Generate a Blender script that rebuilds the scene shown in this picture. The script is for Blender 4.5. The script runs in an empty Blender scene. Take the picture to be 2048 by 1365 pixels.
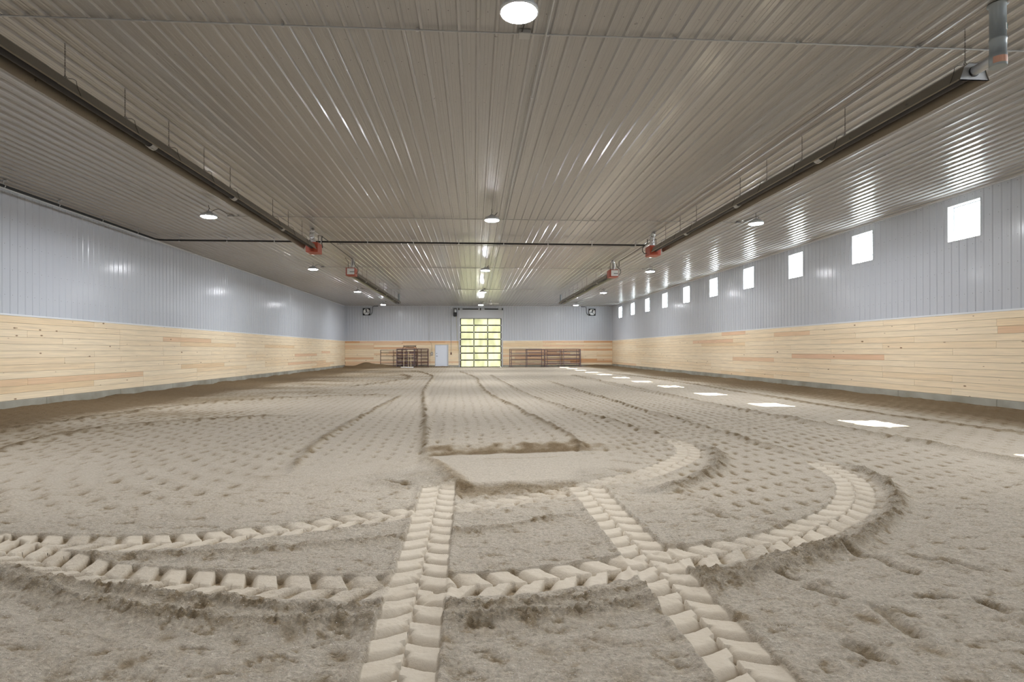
import bpy, math, random
import numpy as np
from mathutils import Vector, Matrix
random.seed(4)
R = math.radians
SC = bpy.context.scene
COL = SC.collection

# ------------------------------------------------------------------ camera
EYE = 1.40
FOC, HOR, YAW, ROLL = 1119.6, 702.4, 0.0663, 0.0028
cam_d = bpy.data.cameras.new('camera')
cam_d.sensor_width = 36.0
cam_d.lens = FOC/2048*36.0
cam_d.shift_y = (HOR-682.5)/2048
cam_d.clip_start = 0.05; cam_d.clip_end = 400
cam = bpy.data.objects.new('camera', cam_d)
COL.objects.link(cam)
cam.matrix_world = Matrix.Translation((0, 0, EYE)) @ Matrix.Rotation(-YAW, 4, 'Z') @ Matrix.Rotation(math.pi/2, 4, 'X') @ Matrix.Rotation(-ROLL, 4, 'Z')
SC.camera = cam

# ------------------------------------------------------------------ view, world, sun, daylight portals
SC.view_settings.view_transform = 'Standard'
SC.view_settings.look = 'None'
SC.view_settings.gamma = 1.0
SC.view_settings.exposure = 0.22
SC.view_settings.use_curve_mapping = False
SC.cycles.sample_clamp_indirect = 6.0
LAMP = 560.0          # radiance of the lamp diffusers
SKY = 38.0
SUN = 70.0
wd = bpy.data.worlds.new('sky'); SC.world = wd; wd.use_nodes = True
bg = wd.node_tree.nodes['Background']
bg.inputs[0].default_value = (0.86, 0.93, 1.0, 1); bg.inputs[1].default_value = SKY
sd = bpy.data.lights.new('sun', 'SUN'); sd.energy = SUN; sd.angle = R(0.53); sd.color = (1, .96, .88)
sun = bpy.data.objects.new('sun', sd); COL.objects.link(sun)
sun.rotation_euler = Vector((-4.75, .65, -4.62)).to_track_quat('-Z', 'Y').to_euler()

# ------------------------------------------------------------------ room numbers (metres)
XL, XR, YB, YF = -11.17, 12.20, 49.0, -6.0
ZC, ZW, ZB = 5.34, 2.30, 0.236
WIN_Y = [9.06+3.67*k for k in range(-4, 11)]      # near edge of each window
WIN_W, WZ0, WZ1 = 0.955, 4.156, 5.087
WT = 0.20                                          # wall thickness
DX0, DX1, DZ1 = -1.28, 2.33, 4.26                  # overhead door opening
MX0, MX1, MZ1 = -3.46, -2.30, 1.97                 # man door opening


def portal(loc, sx, sy, rot):
    d = bpy.data.lights.new('daylight_portal', 'AREA'); d.shape = 'RECTANGLE'; d.size = sx; d.size_y = sy
    d.cycles.is_portal = True
    o = bpy.data.objects.new('daylight_portal', d); o.location = loc; o.rotation_euler = rot; COL.objects.link(o)


for y in WIN_Y:
    portal((XR+WT+.06, y+WIN_W/2, (WZ0+WZ1)/2), WZ1-WZ0+.1, WIN_W+.1, (0, R(90), 0))
portal(((DX0+DX1)/2, YB+.45, DZ1/2+.1), DX1-DX0+.8, DZ1+.6, (R(-90), 0, 0))


# ------------------------------------------------------------------ helpers
def tag(o, label=None, cat=None, group=None, kind=None):
    if label: o['label'] = label
    if cat: o['category'] = cat
    if group: o['group'] = group
    if kind: o['kind'] = kind
    return o


def empty(name, loc=(0, 0, 0), rz=0.0):
    o = bpy.data.objects.new(name, None); o.location = loc; o.rotation_euler = (0, 0, rz)
    o.empty_display_size = .1; COL.objects.link(o); return o


def kids(o): return [c for c in COL.objects if c.parent == o]


def copy_tree(o, parent=None):
    c = o.copy(); COL.objects.link(c)
    if parent: c.parent = parent
    for k in kids(o):
        if k is not c: copy_tree(k, c)
    return c


class MB:
    def __init__(s): s.v = []; s.f = []; s.smooth = []
    def add(s, vs, fs, sm=False):
        n = len(s.v); s.v += [tuple(p) for p in vs]
        for f in fs: s.f.append(tuple(i+n for i in f)); s.smooth.append(sm)
        return s
    def box(s, x0, y0, z0, x1, y1, z1, bev=0.0):
        if bev <= 0:
            v = [(x0,y0,z0),(x1,y0,z0),(x1,y1,z0),(x0,y1,z0),(x0,y0,z1),(x1,y0,z1),(x1,y1,z1),(x0,y1,z1)]
            s.add(v, [(0,3,2,1),(4,5,6,7),(0,1,5,4),(1,2,6,5),(2,3,7,6),(3,0,4,7)]); return s
        b = min(bev, (x1-x0)/2.01, (y1-y0)/2.01, (z1-z0)/2.01)
        def ring(z, i):
            return [(x0+i+b-i, y0+i, z), (x1-b, y0+i, z), (x1-i, y0+b, z), (x1-i, y1-b, z), (x1-b, y1-i, z), (x0+b, y1-i, z), (x0+i, y1-b, z), (x0+i, y0+b, z)]
        rs = [ring(z0, b*.6), ring(z0+b, 0), ring(z1-b, 0), ring(z1, b*.6)]
        v = [p for r in rs for p in r]; f = []
        for k in range(3):
            for i in range(8): f.append((k*8+i, k*8+(i+1) % 8, (k+1)*8+(i+1) % 8, (k+1)*8+i))
        f.append(tuple(reversed(range(8)))); f.append(tuple(range(24, 32)))
        s.add(v, f); return s
    def tube(s, pts, r, n=10, caps=True, rs=None):
        pts = [Vector(p) for p in pts]; m = len(pts); base = len(s.v)
        t0 = (pts[1]-pts[0]).normalized()
        up = Vector((0, 0, 1)) if abs(t0.z) < .9 else Vector((1, 0, 0))
        nrm = (up - t0*up.dot(t0)).normalized(); vs = []
        for i, p in enumerate(pts):
            a = pts[max(i-1, 0)]; b = pts[min(i+1, m-1)]; t = (b-a)
            t = t.normalized() if t.length > 1e-9 else t0
            nrm = nrm - t*nrm.dot(t)
            nrm = nrm.normalized() if nrm.length > 1e-6 else t.orthogonal().normalized()
            bi = t.cross(nrm); rr = rs[i] if rs else r
            for k in range(n):
                an = 2*math.pi*k/n; vs.append(p + nrm*(math.cos(an)*rr) + bi*(math.sin(an)*rr))
        f = [(i*n+k, i*n+(k+1) % n, (i+1)*n+(k+1) % n, (i+1)*n+k) for i in range(m-1) for k in range(n)]
        s.add(vs, f, True)
        if caps: 
            s.add([vs[k] for k in range(n)], [tuple(reversed(range(n)))]); s.add([vs[(m-1)*n+k] for k in range(n)], [tuple(range(n))])
        return s
    def lathe(s, prof, c=(0, 0, 0), n=32, axis='z', sm=True):
        vs = []
        for (r, h) in prof:
            for k in range(n):
                a = 2*math.pi*k/n; x, y = r*math.cos(a), r*math.sin(a)
                vs.append((c[0]+x, c[1]+y, c[2]+h) if axis == 'z' else (c[0]+x, c[1]+h, c[2]+y))
        m = len(prof)
        f = [(i*n+k, i*n+(k+1) % n, (i+1)*n+(k+1) % n, (i+1)*n+k) for i in range(m-1) for k in range(n)]
        if axis != 'z': f = [tuple(reversed(q)) for q in f]
        s.add(vs, f, sm); return s
    def prism(s, poly, y0, y1, sm=False):          # poly in (x, z), extruded along y
        n = len(poly); v = [(x, y0, z) for x, z in poly]+[(x, y1, z) for x, z in poly]
        f = [(i, (i+1) % n, n+(i+1) % n, n+i) for i in range(n)]
        s.add(v, f+[tuple(reversed(range(n))), tuple(range(n, 2*n))], sm); return s
    def build(s, name, mat=None, parent=None, loc=None):
        me = bpy.data.meshes.new(name); me.from_pydata(s.v, [], s.f)
        me.polygons.foreach_set('use_smooth', s.smooth); me.update()
        if mat: me.materials.append(mat)
        o = bpy.data.objects.new(name, me); COL.objects.link(o)
        if parent: o.parent = parent
        if loc: o.location = loc
        return o


def mat(name, col, rough=.5, metal=0.0, spec=.5, emit=None, est=0, bump=None):
    m = bpy.data.materials.new(name); m.use_nodes = True; nt = m.node_tree; b = nt.nodes['Principled BSDF']
    b.inputs['Base Color'].default_value = (*col, 1); b.inputs['Roughness'].default_value = rough
    b.inputs['Metallic'].default_value = metal; b.inputs['Specular IOR Level'].default_value = spec
    if emit: b.inputs['Emission Color'].default_value = (*emit, 1); b.inputs['Emission Strength'].default_value = est
    # faint surface variation so that no material is perfectly flat
    tc = nt.nodes.new('ShaderNodeTexCoord'); nz = nt.nodes.new('ShaderNodeTexNoise'); nz.inputs['Scale'].default_value = bump or 9
    mr = nt.nodes.new('ShaderNodeMapRange'); mr.inputs[3].default_value = max(0, rough-.06); mr.inputs[4].default_value = min(1, rough+.08)
    nt.links.new(tc.outputs['Object'], nz.inputs['Vector']); nt.links.new(nz.outputs['Fac'], mr.inputs[0]); nt.links.new(mr.outputs[0], b.inputs['Roughness'])
    return m


class NT:
    def __init__(s, m): s.m = m; s.t = m.node_tree; s.b = s.t.nodes['Principled BSDF']
    def n(s, ty, ins=None, **kw):
        o = s.t.nodes.new('ShaderNode'+ty)
        for k, v in kw.items(): setattr(o, k, v)
        for k, v in (ins or {}).items():
            if hasattr(v, 'is_linked') or isinstance(v, bpy.types.NodeSocket): s.t.links.new(v, o.inputs[k])
            else: o.inputs[k].default_value = v
        return o
    def math(s, op, a, b=None, c=None):
        d = {0: a}
        if b is not None: d[1] = b
        if c is not None: d[2] = c
        return s.n('Math', d, operation=op).outputs[0]
    def link(s, a, b): s.t.links.new(a, b)


M = {}
M['dark_steel'] = mat('dark steel', (.05, .045, .04), .5, .6)
M['galv'] = mat('galvanised steel', (.50, .51, .52), .38, .85)
M['conduit'] = mat('conduit', (.42, .42, .41), .4, .7)
M['black_pipe'] = mat('black iron pipe', (.012, .012, .012), .5, .1)
M['reflector'] = mat('heater reflector aluminium', (.21, .185, .15), .30, .75)
M['tube'] = mat('scorched heater tube', (.018, .016, .018), .5, .3)
M['red'] = mat('red burner enamel', (.34, .055, .022), .42)
M['vent'] = mat('grey vent pipe', (.27, .30, .31), .42, .15)
M['foil'] = mat('crinkled foil', (.62, .62, .62), .28, .95)
M['black'] = mat('black plastic', (.012, .012, .013), .42)
M['white_paint'] = mat('white painted metal', (.72, .73, .75), .35)
M['grey_paint'] = mat('grey header metal', (.50, .51, .53), .4, .1)
M['rust'] = mat('rusty painted tube', (.13, .062, .048), .6, .2)
M['rust_purple'] = mat('weathered maroon tube', (.17, .115, .125), .55, .2)
M['pale_wood'] = mat('pale timber', (.56, .45, .28), .6)
M['white_plastic'] = mat('white plastic', (.88, .88, .87), .45)
M['label_white'] = mat('white label', (.75, .75, .73), .5)
M['label_orange'] = mat('faded orange label', (.50, .27, .19), .55)
M['label_teal'] = mat('teal print', (.05, .33, .36), .5)
M['lamp_body'] = mat('lamp housing', (.62, .63, .65), .35, .3)
M['door_white'] = mat('white door paint', (.70, .74, .82), .4)
M['yellow_rope'] = mat('yellow rope', (.45, .38, .08), .7)

# lamp diffuser: gives off light
m = bpy.data.materials.new('lamp diffuser'); m.use_nodes = True; nt = m.node_tree
nt.nodes.remove(nt.nodes['Principled BSDF']); e = nt.nodes.new('ShaderNodeEmission')
e.inputs[0].default_value = (.93, .96, 1, 1); e.inputs[1].default_value = LAMP
nt.links.new(e.outputs[0], nt.nodes['Material Output'].inputs[0]); M['diffuser'] = m

# window pane: thin clear sheet
m = bpy.data.materials.new('window pane'); m.use_nodes = True; nt = m.node_tree
nt.nodes.remove(nt.nodes['Principled BSDF'])
tr = nt.nodes.new('ShaderNodeBsdfTransparent'); tr.inputs[0].default_value = (.96, .98, .98, 1)
gl = nt.nodes.new('ShaderNodeBsdfGlossy'); gl.inputs['Roughness'].default_value = .02
fr = nt.nodes.new('ShaderNodeLayerWeight'); fr.inputs[0].default_value = .12; mx = nt.nodes.new('ShaderNodeMixShader')
nt.links.new(fr.outputs['Facing'], mx.inputs[0]); nt.links.new(tr.outputs[0], mx.inputs[1]); nt.links.new(gl.outputs[0], mx.inputs[2])
nt.links.new(mx.outputs[0], nt.nodes['Material Output'].inputs[0]); M['pane'] = m

# translucent yellowish door panel
m = bpy.data.materials.new('translucent door panel'); m.use_nodes = True; nt = m.node_tree
nt.nodes.remove(nt.nodes['Principled BSDF'])
tl = nt.nodes.new('ShaderNodeBsdfTranslucent'); df = nt.nodes.new('ShaderNodeBsdfDiffuse'); mx = nt.nodes.new('ShaderNodeMixShader'); mx.inputs[0].default_value = .3
tc = nt.nodes.new('ShaderNodeTexCoord'); mp = nt.nodes.new('ShaderNodeMapping'); mp.inputs['Scale'].default_value = (1.6, 1, .45)
nz = nt.nodes.new('ShaderNodeTexNoise'); nz.inputs['Scale'].default_value = 1.5; nz.inputs['Detail'].default_value = 1
cr = nt.nodes.new('ShaderNodeValToRGB'); cr.color_ramp.elements[0].position = .35; cr.color_ramp.elements[1].position = .6
cr.color_ramp.elements[0].color = (.195, .19, .135, 1); cr.color_ramp.elements[1].color = (.265, .254, .190, 1)
nt.links.new(tc.outputs['Object'], mp.inputs[0]); nt.links.new(mp.outputs[0], nz.inputs['Vector']); nt.links.new(nz.outputs['Fac'], cr.inputs[0])
nt.links.new(cr.outputs[0], tl.inputs[0]); df.inputs[0].default_value = (.5, .51, .36, 1)
nt.links.new(tl.outputs[0], mx.inputs[1]); nt.links.new(df.outputs[0], mx.inputs[2]); nt.links.new(mx.outputs[0], nt.nodes['Material Output'].inputs[0]); M['panel'] = m


# painted steel siding; axis = the horizontal coordinate the ribs step along
def siding(name, col, rough, axis, screw_axis, screw_pitch, coat=.3, wav=.35, spec=.5):
    m = mat(name, col, rough, 0, spec); k = NT(m); b = k.b
    tc = k.n('TexCoord').outputs['Object']; sp = k.n('SeparateXYZ', {0: tc})
    sc = {'X': (9, .25, .25), 'Y': (.25, 9, .25), 'C': (15, .12, 15)}[axis]
    mp = k.n('Mapping', {0: tc, 'Scale': sc}).outputs[0]
    nz = k.n('TexNoise', {'Vector': mp, 'Scale': 1.0, 'Detail': 2.0}).outputs['Fac']
    bp = k.n('Bump', {'Height': nz, 'Strength': min(wav, 1.0), 'Distance': .013 if axis == 'C' else .01})
    k.link(bp.outputs[0], b.inputs['Normal'])
    a1 = sp.outputs['X'] if axis in 'XC' else sp.outputs['Y']
    a2 = sp.outputs[screw_axis]
    u = k.math('SUBTRACT', k.math('MODULO', k.math('ADD', a1, 100.0+.2286*.5-.035), .2286), .1143)
    v = k.math('SUBTRACT', k.math('MODULO', k.math('ADD', a2, 100.0), screw_pitch), screw_pitch/2)
    d = k.math('SQRT', k.math('ADD', k.math('MULTIPLY', u, u), k.math('MULTIPLY', v, v)))
    s = k.math('LESS_THAN', d, .0075)
    mix = k.n('Mix', {0: s, 6: (*col, 1), 7: (.06, .055, .05, 1)}, data_type='RGBA')
    k.link(mix.outputs[2], b.inputs['Base Color'])
    b.inputs['Coat Weight'].default_value = coat; b.inputs['Coat Roughness'].default_value = .15
    return m


M['ceil'] = siding('ceiling steel panel', (.325, .315, .305), .30, 'C', 'Y', 1.19, .6, .95, .9)
M['wall_side'] = siding('siding of the long walls', (.495, .515, .56), .44, 'Y', 'Z', .61, .25, .6)
M['wall_end'] = siding('siding of the end walls', (.495, .515, .56), .44, 'X', 'Z', .61, .25, .6)

# concrete
m = mat('concrete curb', (.33, .31, .26), .85); k = NT(m)
tc = k.n('TexCoord').outputs['Object']
n1 = k.n('TexNoise', {'Vector': tc, 'Scale': 1.3, 'Detail': 6.0}).outputs['Fac']
cr = k.n('ValToRGB', {0: n1}); cr.color_ramp.elements[0].position = .3; cr.color_ramp.elements[1].position = .7
cr.color_ramp.elements[0].color = (.24, .22, .17, 1); cr.color_ramp.elements[1].color = (.40, .385, .33, 1)
k.link(cr.outputs[0], k.b.inputs['Base Color'])
n2 = k.n('TexNoise', {'Vector': tc, 'Scale': 40.0, 'Detail': 4.0}).outputs['Fac']
k.link(k.n('Bump', {'Height': n2, 'Strength': .3, 'Distance': .01}).outputs[0], k.b.inputs['Normal']); M['concrete'] = m


# spruce boards: tone is a per-board attribute; grain and knots are procedural
def wood(name, axis):
    m = mat(name, (.6, .45, .3), .55, 0, .35); k = NT(m)
    tc = k.n('TexCoord').outputs['Object']
    tone = k.n('Attribute', attribute_name='tone').outputs['Fac']
    off = k.n('Attribute', attribute_name='shift').outputs['Fac']
    comb = k.n('CombineXYZ', {0: k.math('MULTIPLY', off, 37.0), 1: k.math('MULTIPLY', off, 91.0), 2: k.math('MULTIPLY', off, 53.0)}).outputs[0]
    p = k.n('VectorMath', {0: tc, 1: comb}, operation='ADD').outputs[0]
    sc = (.7, .7, 22) 
    mp = k.n('Mapping', {0: p, 'Scale': sc}).outputs[0]
    g = k.n('TexNoise', {'Vector': mp, 'Scale': 1.6, 'Detail': 4.0, 'Distortion': .5}).outputs['Fac']
    cr = k.n('ValToRGB', {0: tone}); e = cr.color_ramp.elements
    e[0].position = 0; e[0].color = (.88, .74, .54, 1); e[1].position = 1; e[1].color = (.66, .35, .16, 1)
    for ps, c in ((.35, (.85, .69, .48, 1)), (.6, (.80, .60, .37, 1)), (.8, (.78, .52, .34, 1))):
        q = e.new(ps); q.color = c
    gr = k.n('MapRange', {0: g, 1: .3, 2: .75, 3: 1.08, 4: .84}).outputs[0]
    c1 = k.n('VectorMath', {0: cr.outputs[0], 3: gr}, operation='SCALE').outputs[0]
    # knots
    ms = (2.3, 5.6, 5.6) if axis == 'X' else (5.6, 2.3, 5.6)
    mk = k.n('Mapping', {0: p, 'Scale': ms}).outputs[0]
    vo = k.n('TexVoronoi', {'Vector': mk, 'Scale': 1.0}); vc = k.n('SeparateColor', {0: vo.outputs['Color']}).outputs[0]
    rad = k.n('MapRange', {0: vc, 1: .05, 2: 1.0, 3: 0.0, 4: .14}).outputs[0]
    kn = k.n('MapRange', {0: k.math('SUBTRACT', vo.outputs['Distance'], rad), 1: -.04, 2: .012, 3: .9, 4: 0.0}).outputs[0]
    mix = k.n('Mix', {0: kn, 6: c1, 7: (.22, .11, .045, 1)}, data_type='RGBA').outputs[2]
    k.link(mix, k.b.inputs['Base Color'])
    k.link(k.n('Bump', {'Height': g, 'Strength': .12, 'Distance': .003}).outputs[0], k.b.inputs['Normal'])
    return m


M['wood_side'] = wood('spruce boards, long walls', 'Y'); M['wood_end'] = wood('spruce boards, end wall', 'X')
M['groove'] = mat('dark board joint', (.16, .10, .055), .8)
#SANDMAT
# sand: damp and coarse are ground attributes: moist turned-over against dry flattened sand, plus painted shade
m = mat('arena sand', (.4, .34, .27), .9, 0, .2); k = NT(m)
tc = k.n('TexCoord').outputs['Object']
damp_shade = k.n('Attribute', attribute_name='damp_shade').outputs['Fac']; coarse = k.n('Attribute', attribute_name='coarse').outputs['Fac']
na = k.n('TexNoise', {'Vector': tc, 'Scale': 1.1, 'Detail': 5.0, 'Roughness': .6}).outputs['Fac']
nb = k.n('TexNoise', {'Vector': tc, 'Scale': 45.0, 'Detail': 4.0, 'Roughness': .7}).outputs['Fac']
nc = k.n('TexNoise', {'Vector': tc, 'Scale': 9.0, 'Detail': 5.0, 'Roughness': .65}).outputs['Fac']
w = k.math('ADD', damp_shade, k.math('MULTIPLY', k.math('SUBTRACT', nc, .5), .45))
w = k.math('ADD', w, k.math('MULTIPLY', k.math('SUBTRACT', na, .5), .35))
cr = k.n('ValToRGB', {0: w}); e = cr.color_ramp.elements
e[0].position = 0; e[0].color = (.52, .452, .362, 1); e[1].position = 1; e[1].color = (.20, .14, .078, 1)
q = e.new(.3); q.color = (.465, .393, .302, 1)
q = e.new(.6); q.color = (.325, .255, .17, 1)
gr = k.n('MapRange', {0: nb, 1: .3, 2: .7, 3: .62, 4: 1.25}).outputs[0]
gg = k.n('Mix', {0: k.math('MULTIPLY', coarse, 1.0), 2: 1.0, 3: gr}).outputs[0]
c1 = k.n('VectorMath', {0: cr.outputs[0], 3: gg}, operation='SCALE').outputs[0]
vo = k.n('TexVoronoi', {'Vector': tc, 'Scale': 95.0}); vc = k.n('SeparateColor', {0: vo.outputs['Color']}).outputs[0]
glint = k.math('MULTIPLY', k.math('LESS_THAN', vo.outputs['Distance'], .22), k.math('GREATER_THAN', vc, .86))
glint = k.math('MULTIPLY', glint, k.math('ADD', k.math('MULTIPLY', coarse, .7), .12))
c2 = k.n('Mix', {0: glint, 6: c1, 7: (.85, .82, .78, 1)}, data_type='RGBA').outputs[2]  # pale specks: glints of the grains put into the colour
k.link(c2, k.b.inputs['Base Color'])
# crumbly relief with slanting flakes
mp = k.n('Mapping', {0: tc, 'Rotation': (0, 0, R(28)), 'Scale': (9, 34, 20)}).outputs[0]
fl = k.n('TexNoise', {'Vector': mp, 'Scale': 1.0, 'Detail': 4.0, 'Roughness': .65, 'Distortion': .6}).outputs['Fac']
fl2 = k.math('ABSOLUTE', k.math('SUBTRACT', fl, .5)); fl3 = k.n('MapRange', {0: fl2, 1: 0.0, 2: .09}).outputs[0]
gb = k.n('TexNoise', {'Vector': tc, 'Scale': 130.0, 'Detail': 3.0, 'Roughness': .7}).outputs['Fac']
hgt = k.math('ADD', k.math('MULTIPLY', fl3, .25), k.math('ADD', k.math('MULTIPLY', nb, .8), k.math('MULTIPLY', gb, .5)))
hgt = k.math('MULTIPLY', hgt, k.math('ADD', k.math('MULTIPLY', coarse, 1.0), .06))
k.link(k.n('Bump', {'Height': hgt, 'Strength': 1.0, 'Distance': .025}).outputs[0], k.b.inputs['Normal'])
M['sand'] = m


# ------------------------------------------------------------------ noise in numpy
rng = np.random.RandomState(7)
PERM = rng.permutation(512).astype(np.int64); GA = rng.rand(512)*2*np.pi; GX, GY = np.cos(GA), np.sin(GA)


def perlin(x, y, seed=0):
    xi = np.floor(x).astype(np.int64); yi = np.floor(y).astype(np.int64); fx = x-xi; fy = y-yi
    u = fx*fx*fx*(fx*(fx*6-15)+10); v = fy*fy*fy*(fy*(fy*6-15)+10)
    def g(ix, iy, dx, dy):
        h = PERM[(PERM[(ix+seed*17) & 511]+iy) & 511]; return GX[h]*dx+GY[h]*dy
    a = g(xi, yi, fx, fy); b = g(xi+1, yi, fx-1, fy); c = g(xi, yi+1, fx, fy-1); d = g(xi+1, yi+1, fx-1, fy-1)
    return (a+(b-a)*u)+((c+(d-c)*u)-(a+(b-a)*u))*v


def fbm(x, y, f, oc=3, seed=0, gain=.5):
    t = 0; a = 1
    for i in range(oc): t = t+a*perlin(x*f+i*13.7, y*f+i*5.1, seed+i); f *= 2.03; a *= gain
    return t


def sst(a, b, x):
    t = np.clip((x-a)/(b-a), 0, 1); return t*t*(3-2*t)


def spline(P, step=.12):
    P = [np.array(p, float) for p in P]; Q = [2*P[0]-P[1]]+P+[2*P[-1]-P[-2]]; out = []
    for i in range(1, len(Q)-2):
        p0, p1, p2, p3 = Q[i-1:i+3]; n = max(2, int(np.linalg.norm(p2-p1)/step))
        for t in np.arange(n)/n:
            out.append(.5*((2*p1)+(-p0+p2)*t+(2*p0-5*p1+4*p2-p3)*t*t+(-p0+3*p1-3*p2+p3)*t**3))
    out.append(Q[-2]); return np.array(out)


def track(P, X, Y, maxd, step=.12):
    """signed distance (positive to the right of travel) and length along a curve, for every ground point nearer than maxd"""
    S = spline(P, step); D = np.full(X.shape, 9e9); SD = np.zeros(X.shape); AL = np.zeros(X.shape); s0 = 0.0
    for i in range(len(S)-1):
        a, b = S[i], S[i+1]; L = np.linalg.norm(b-a); t = (b-a)/L
        r0, r1 = np.searchsorted(ROWY, [min(a[1], b[1])-maxd, max(a[1], b[1])+maxd])
        if r1 > r0:
            x = X[r0:r1]; y = Y[r0:r1]
            c = (x > min(a[0], b[0])-maxd) & (x < max(a[0], b[0])+maxd)
            ii = np.nonzero(c)
            dx = x[ii]-a[0]; dy = y[ii]-a[1]; q = np.clip(dx*t[0]+dy*t[1], 0, L)
            ex = dx-q*t[0]; ey = dy-q*t[1]; d2 = ex*ex+ey*ey
            sub = D[r0:r1]; up = d2 < sub[ii]; jj = (ii[0][up], ii[1][up]); sub[jj] = d2[up]
            SD[r0:r1][jj] = (np.sqrt(d2)*np.sign(dx*t[1]-dy*t[0]))[up]; AL[r0:r1][jj] = (s0+q)[up]
        s0 += L
    m = D < maxd*maxd
    return m, SD, AL, s0


# ------------------------------------------------------------------ arena floor (height field)
FB = HOR
vs_ = np.arange(1412, 734, -.8)
ys = [EYE*FOC/(v-FB) for v in vs_]
rows = [-6.0, -4.5, -3, -2, -1.2, -.6, 0, .3, .6, .85, 1.05, 1.25, 1.4, 1.55, 1.7, 1.8, 1.9, 2.0, 2.08, 2.14, 2.18]
for y in ys:
    if y > rows[-1]+.002 and (y-rows[-1]) <= .11: rows.append(y)
    elif y > rows[-1]+.11:
        while rows[-1]+.11 < min(y, YB+.02): rows.append(rows[-1]+.11)
while rows[-1] < YB: rows.append(rows[-1]+.1)
ROWY = np.array(rows); NR = len(ROWY); NI, NO = 1150, 22
Yc = np.maximum(ROWY, 1.9)
lo = np.maximum(-.86*Yc-.35, XL+.35); hi = np.minimum(1.10*Yc+.35, XR-.35)
ui = np.linspace(0, 1, NI)
Xi = lo[:, None]+(hi-lo)[:, None]*ui[None]
ue = (np.arange(NO)/NO)
XA = (XL-.05)+(lo-(XL-.05))[:, None]*ue[None]
XB_ = hi[:, None]+((XR+.05)-hi)[:, None]*((np.arange(NO)+1)/NO)[None]
X = np.concatenate([XA, Xi, XB_], 1); Y = np.repeat(ROWY[:, None], X.shape[1], 1); NC = X.shape[1]

T1 = [(-0.33,-1.0),(-0.33,1.5),(-0.335,2.40),(-0.35,3.98),(-0.37,5.59),(-0.38,6.02)]
T2 = [(1.21,-1.0),(1.20,1.5),(1.19,2.30),(1.17,3.61),(1.15,4.56),(1.14,5.53),(1.14,5.87)]
B1 = [(-5.2,4.9),(-4.5,4.6),(-3.95,4.44),(-3.43,4.36),(-2.83,4.31),(-2.42,4.30),(-2.07,4.34),(-1.76,4.43),(-1.45,4.53),(-1.20,4.64),(-0.68,4.84),(-0.06,5.02),(0.31,5.19),(0.69,5.41),(1.31,5.82),(1.93,6.25),(2.43,6.77),(2.85,7.35),(3.06,8.00),(3.05,8.70)]
B2 = [(-4.6,4.95),(-3.9,4.5),(-3.31,4.18),(-2.71,3.87),(-2.51,3.77),(-2.05,3.62),(-1.75,3.54),(-1.38,3.46),(-0.98,3.40),(-0.60,3.37),(-0.01,3.37),(0.39,3.42),(0.78,3.51),(1.15,3.61),(1.48,3.72),(1.92,3.86),(2.25,4.00),(2.55,4.18),(2.87,4.40),(3.25,4.70),(3.62,5.12),(3.93,5.59),(4.09,5.95),(4.19,6.34),(4.31,6.85)]
K1 = [(-4.6,4.75),(-3.8,4.36),(-3.21,4.0),(-2.60,3.65),(-2.15,3.48),(-1.77,3.33),(-1.42,3.23),(-1.08,3.15),(-0.68,3.10),(-0.16,3.08),(0.14,3.08),(0.46,3.12),(0.89,3.21),(1.51,3.42),(1.94,3.60),(2.29,3.74),(2.75,3.98)]
K2 = [(-4.2,4.3),(-3.6,4.0),(-2.97,3.71),(-2.53,3.47),(-2.16,3.29),(-1.65,3.10),(-1.27,3.00),(-0.92,2.94),(-0.64,2.92),(-0.15,2.92),(0.14,2.93),(0.54,2.97),(0.85,3.04),(1.41,3.24),(1.82,3.42),(2.25,3.62),(2.71,3.89),(3.18,4.22),(3.71,4.73),(4.12,5.25),(4.40,5.92),(4.55,6.6)]
K3 = [(-3.3,4.08),(-2.67,4.03),(-2.14,4.02),(-1.64,4.06),(-0.92,4.20),(-0.16,4.36),(0.36,4.52),(0.96,4.86)]
K4 = [(1.7,5.45),(2.06,5.67),(2.48,6.03),(2.88,6.53),(3.14,7.04),(3.28,7.49),(3.33,7.98)]
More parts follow.
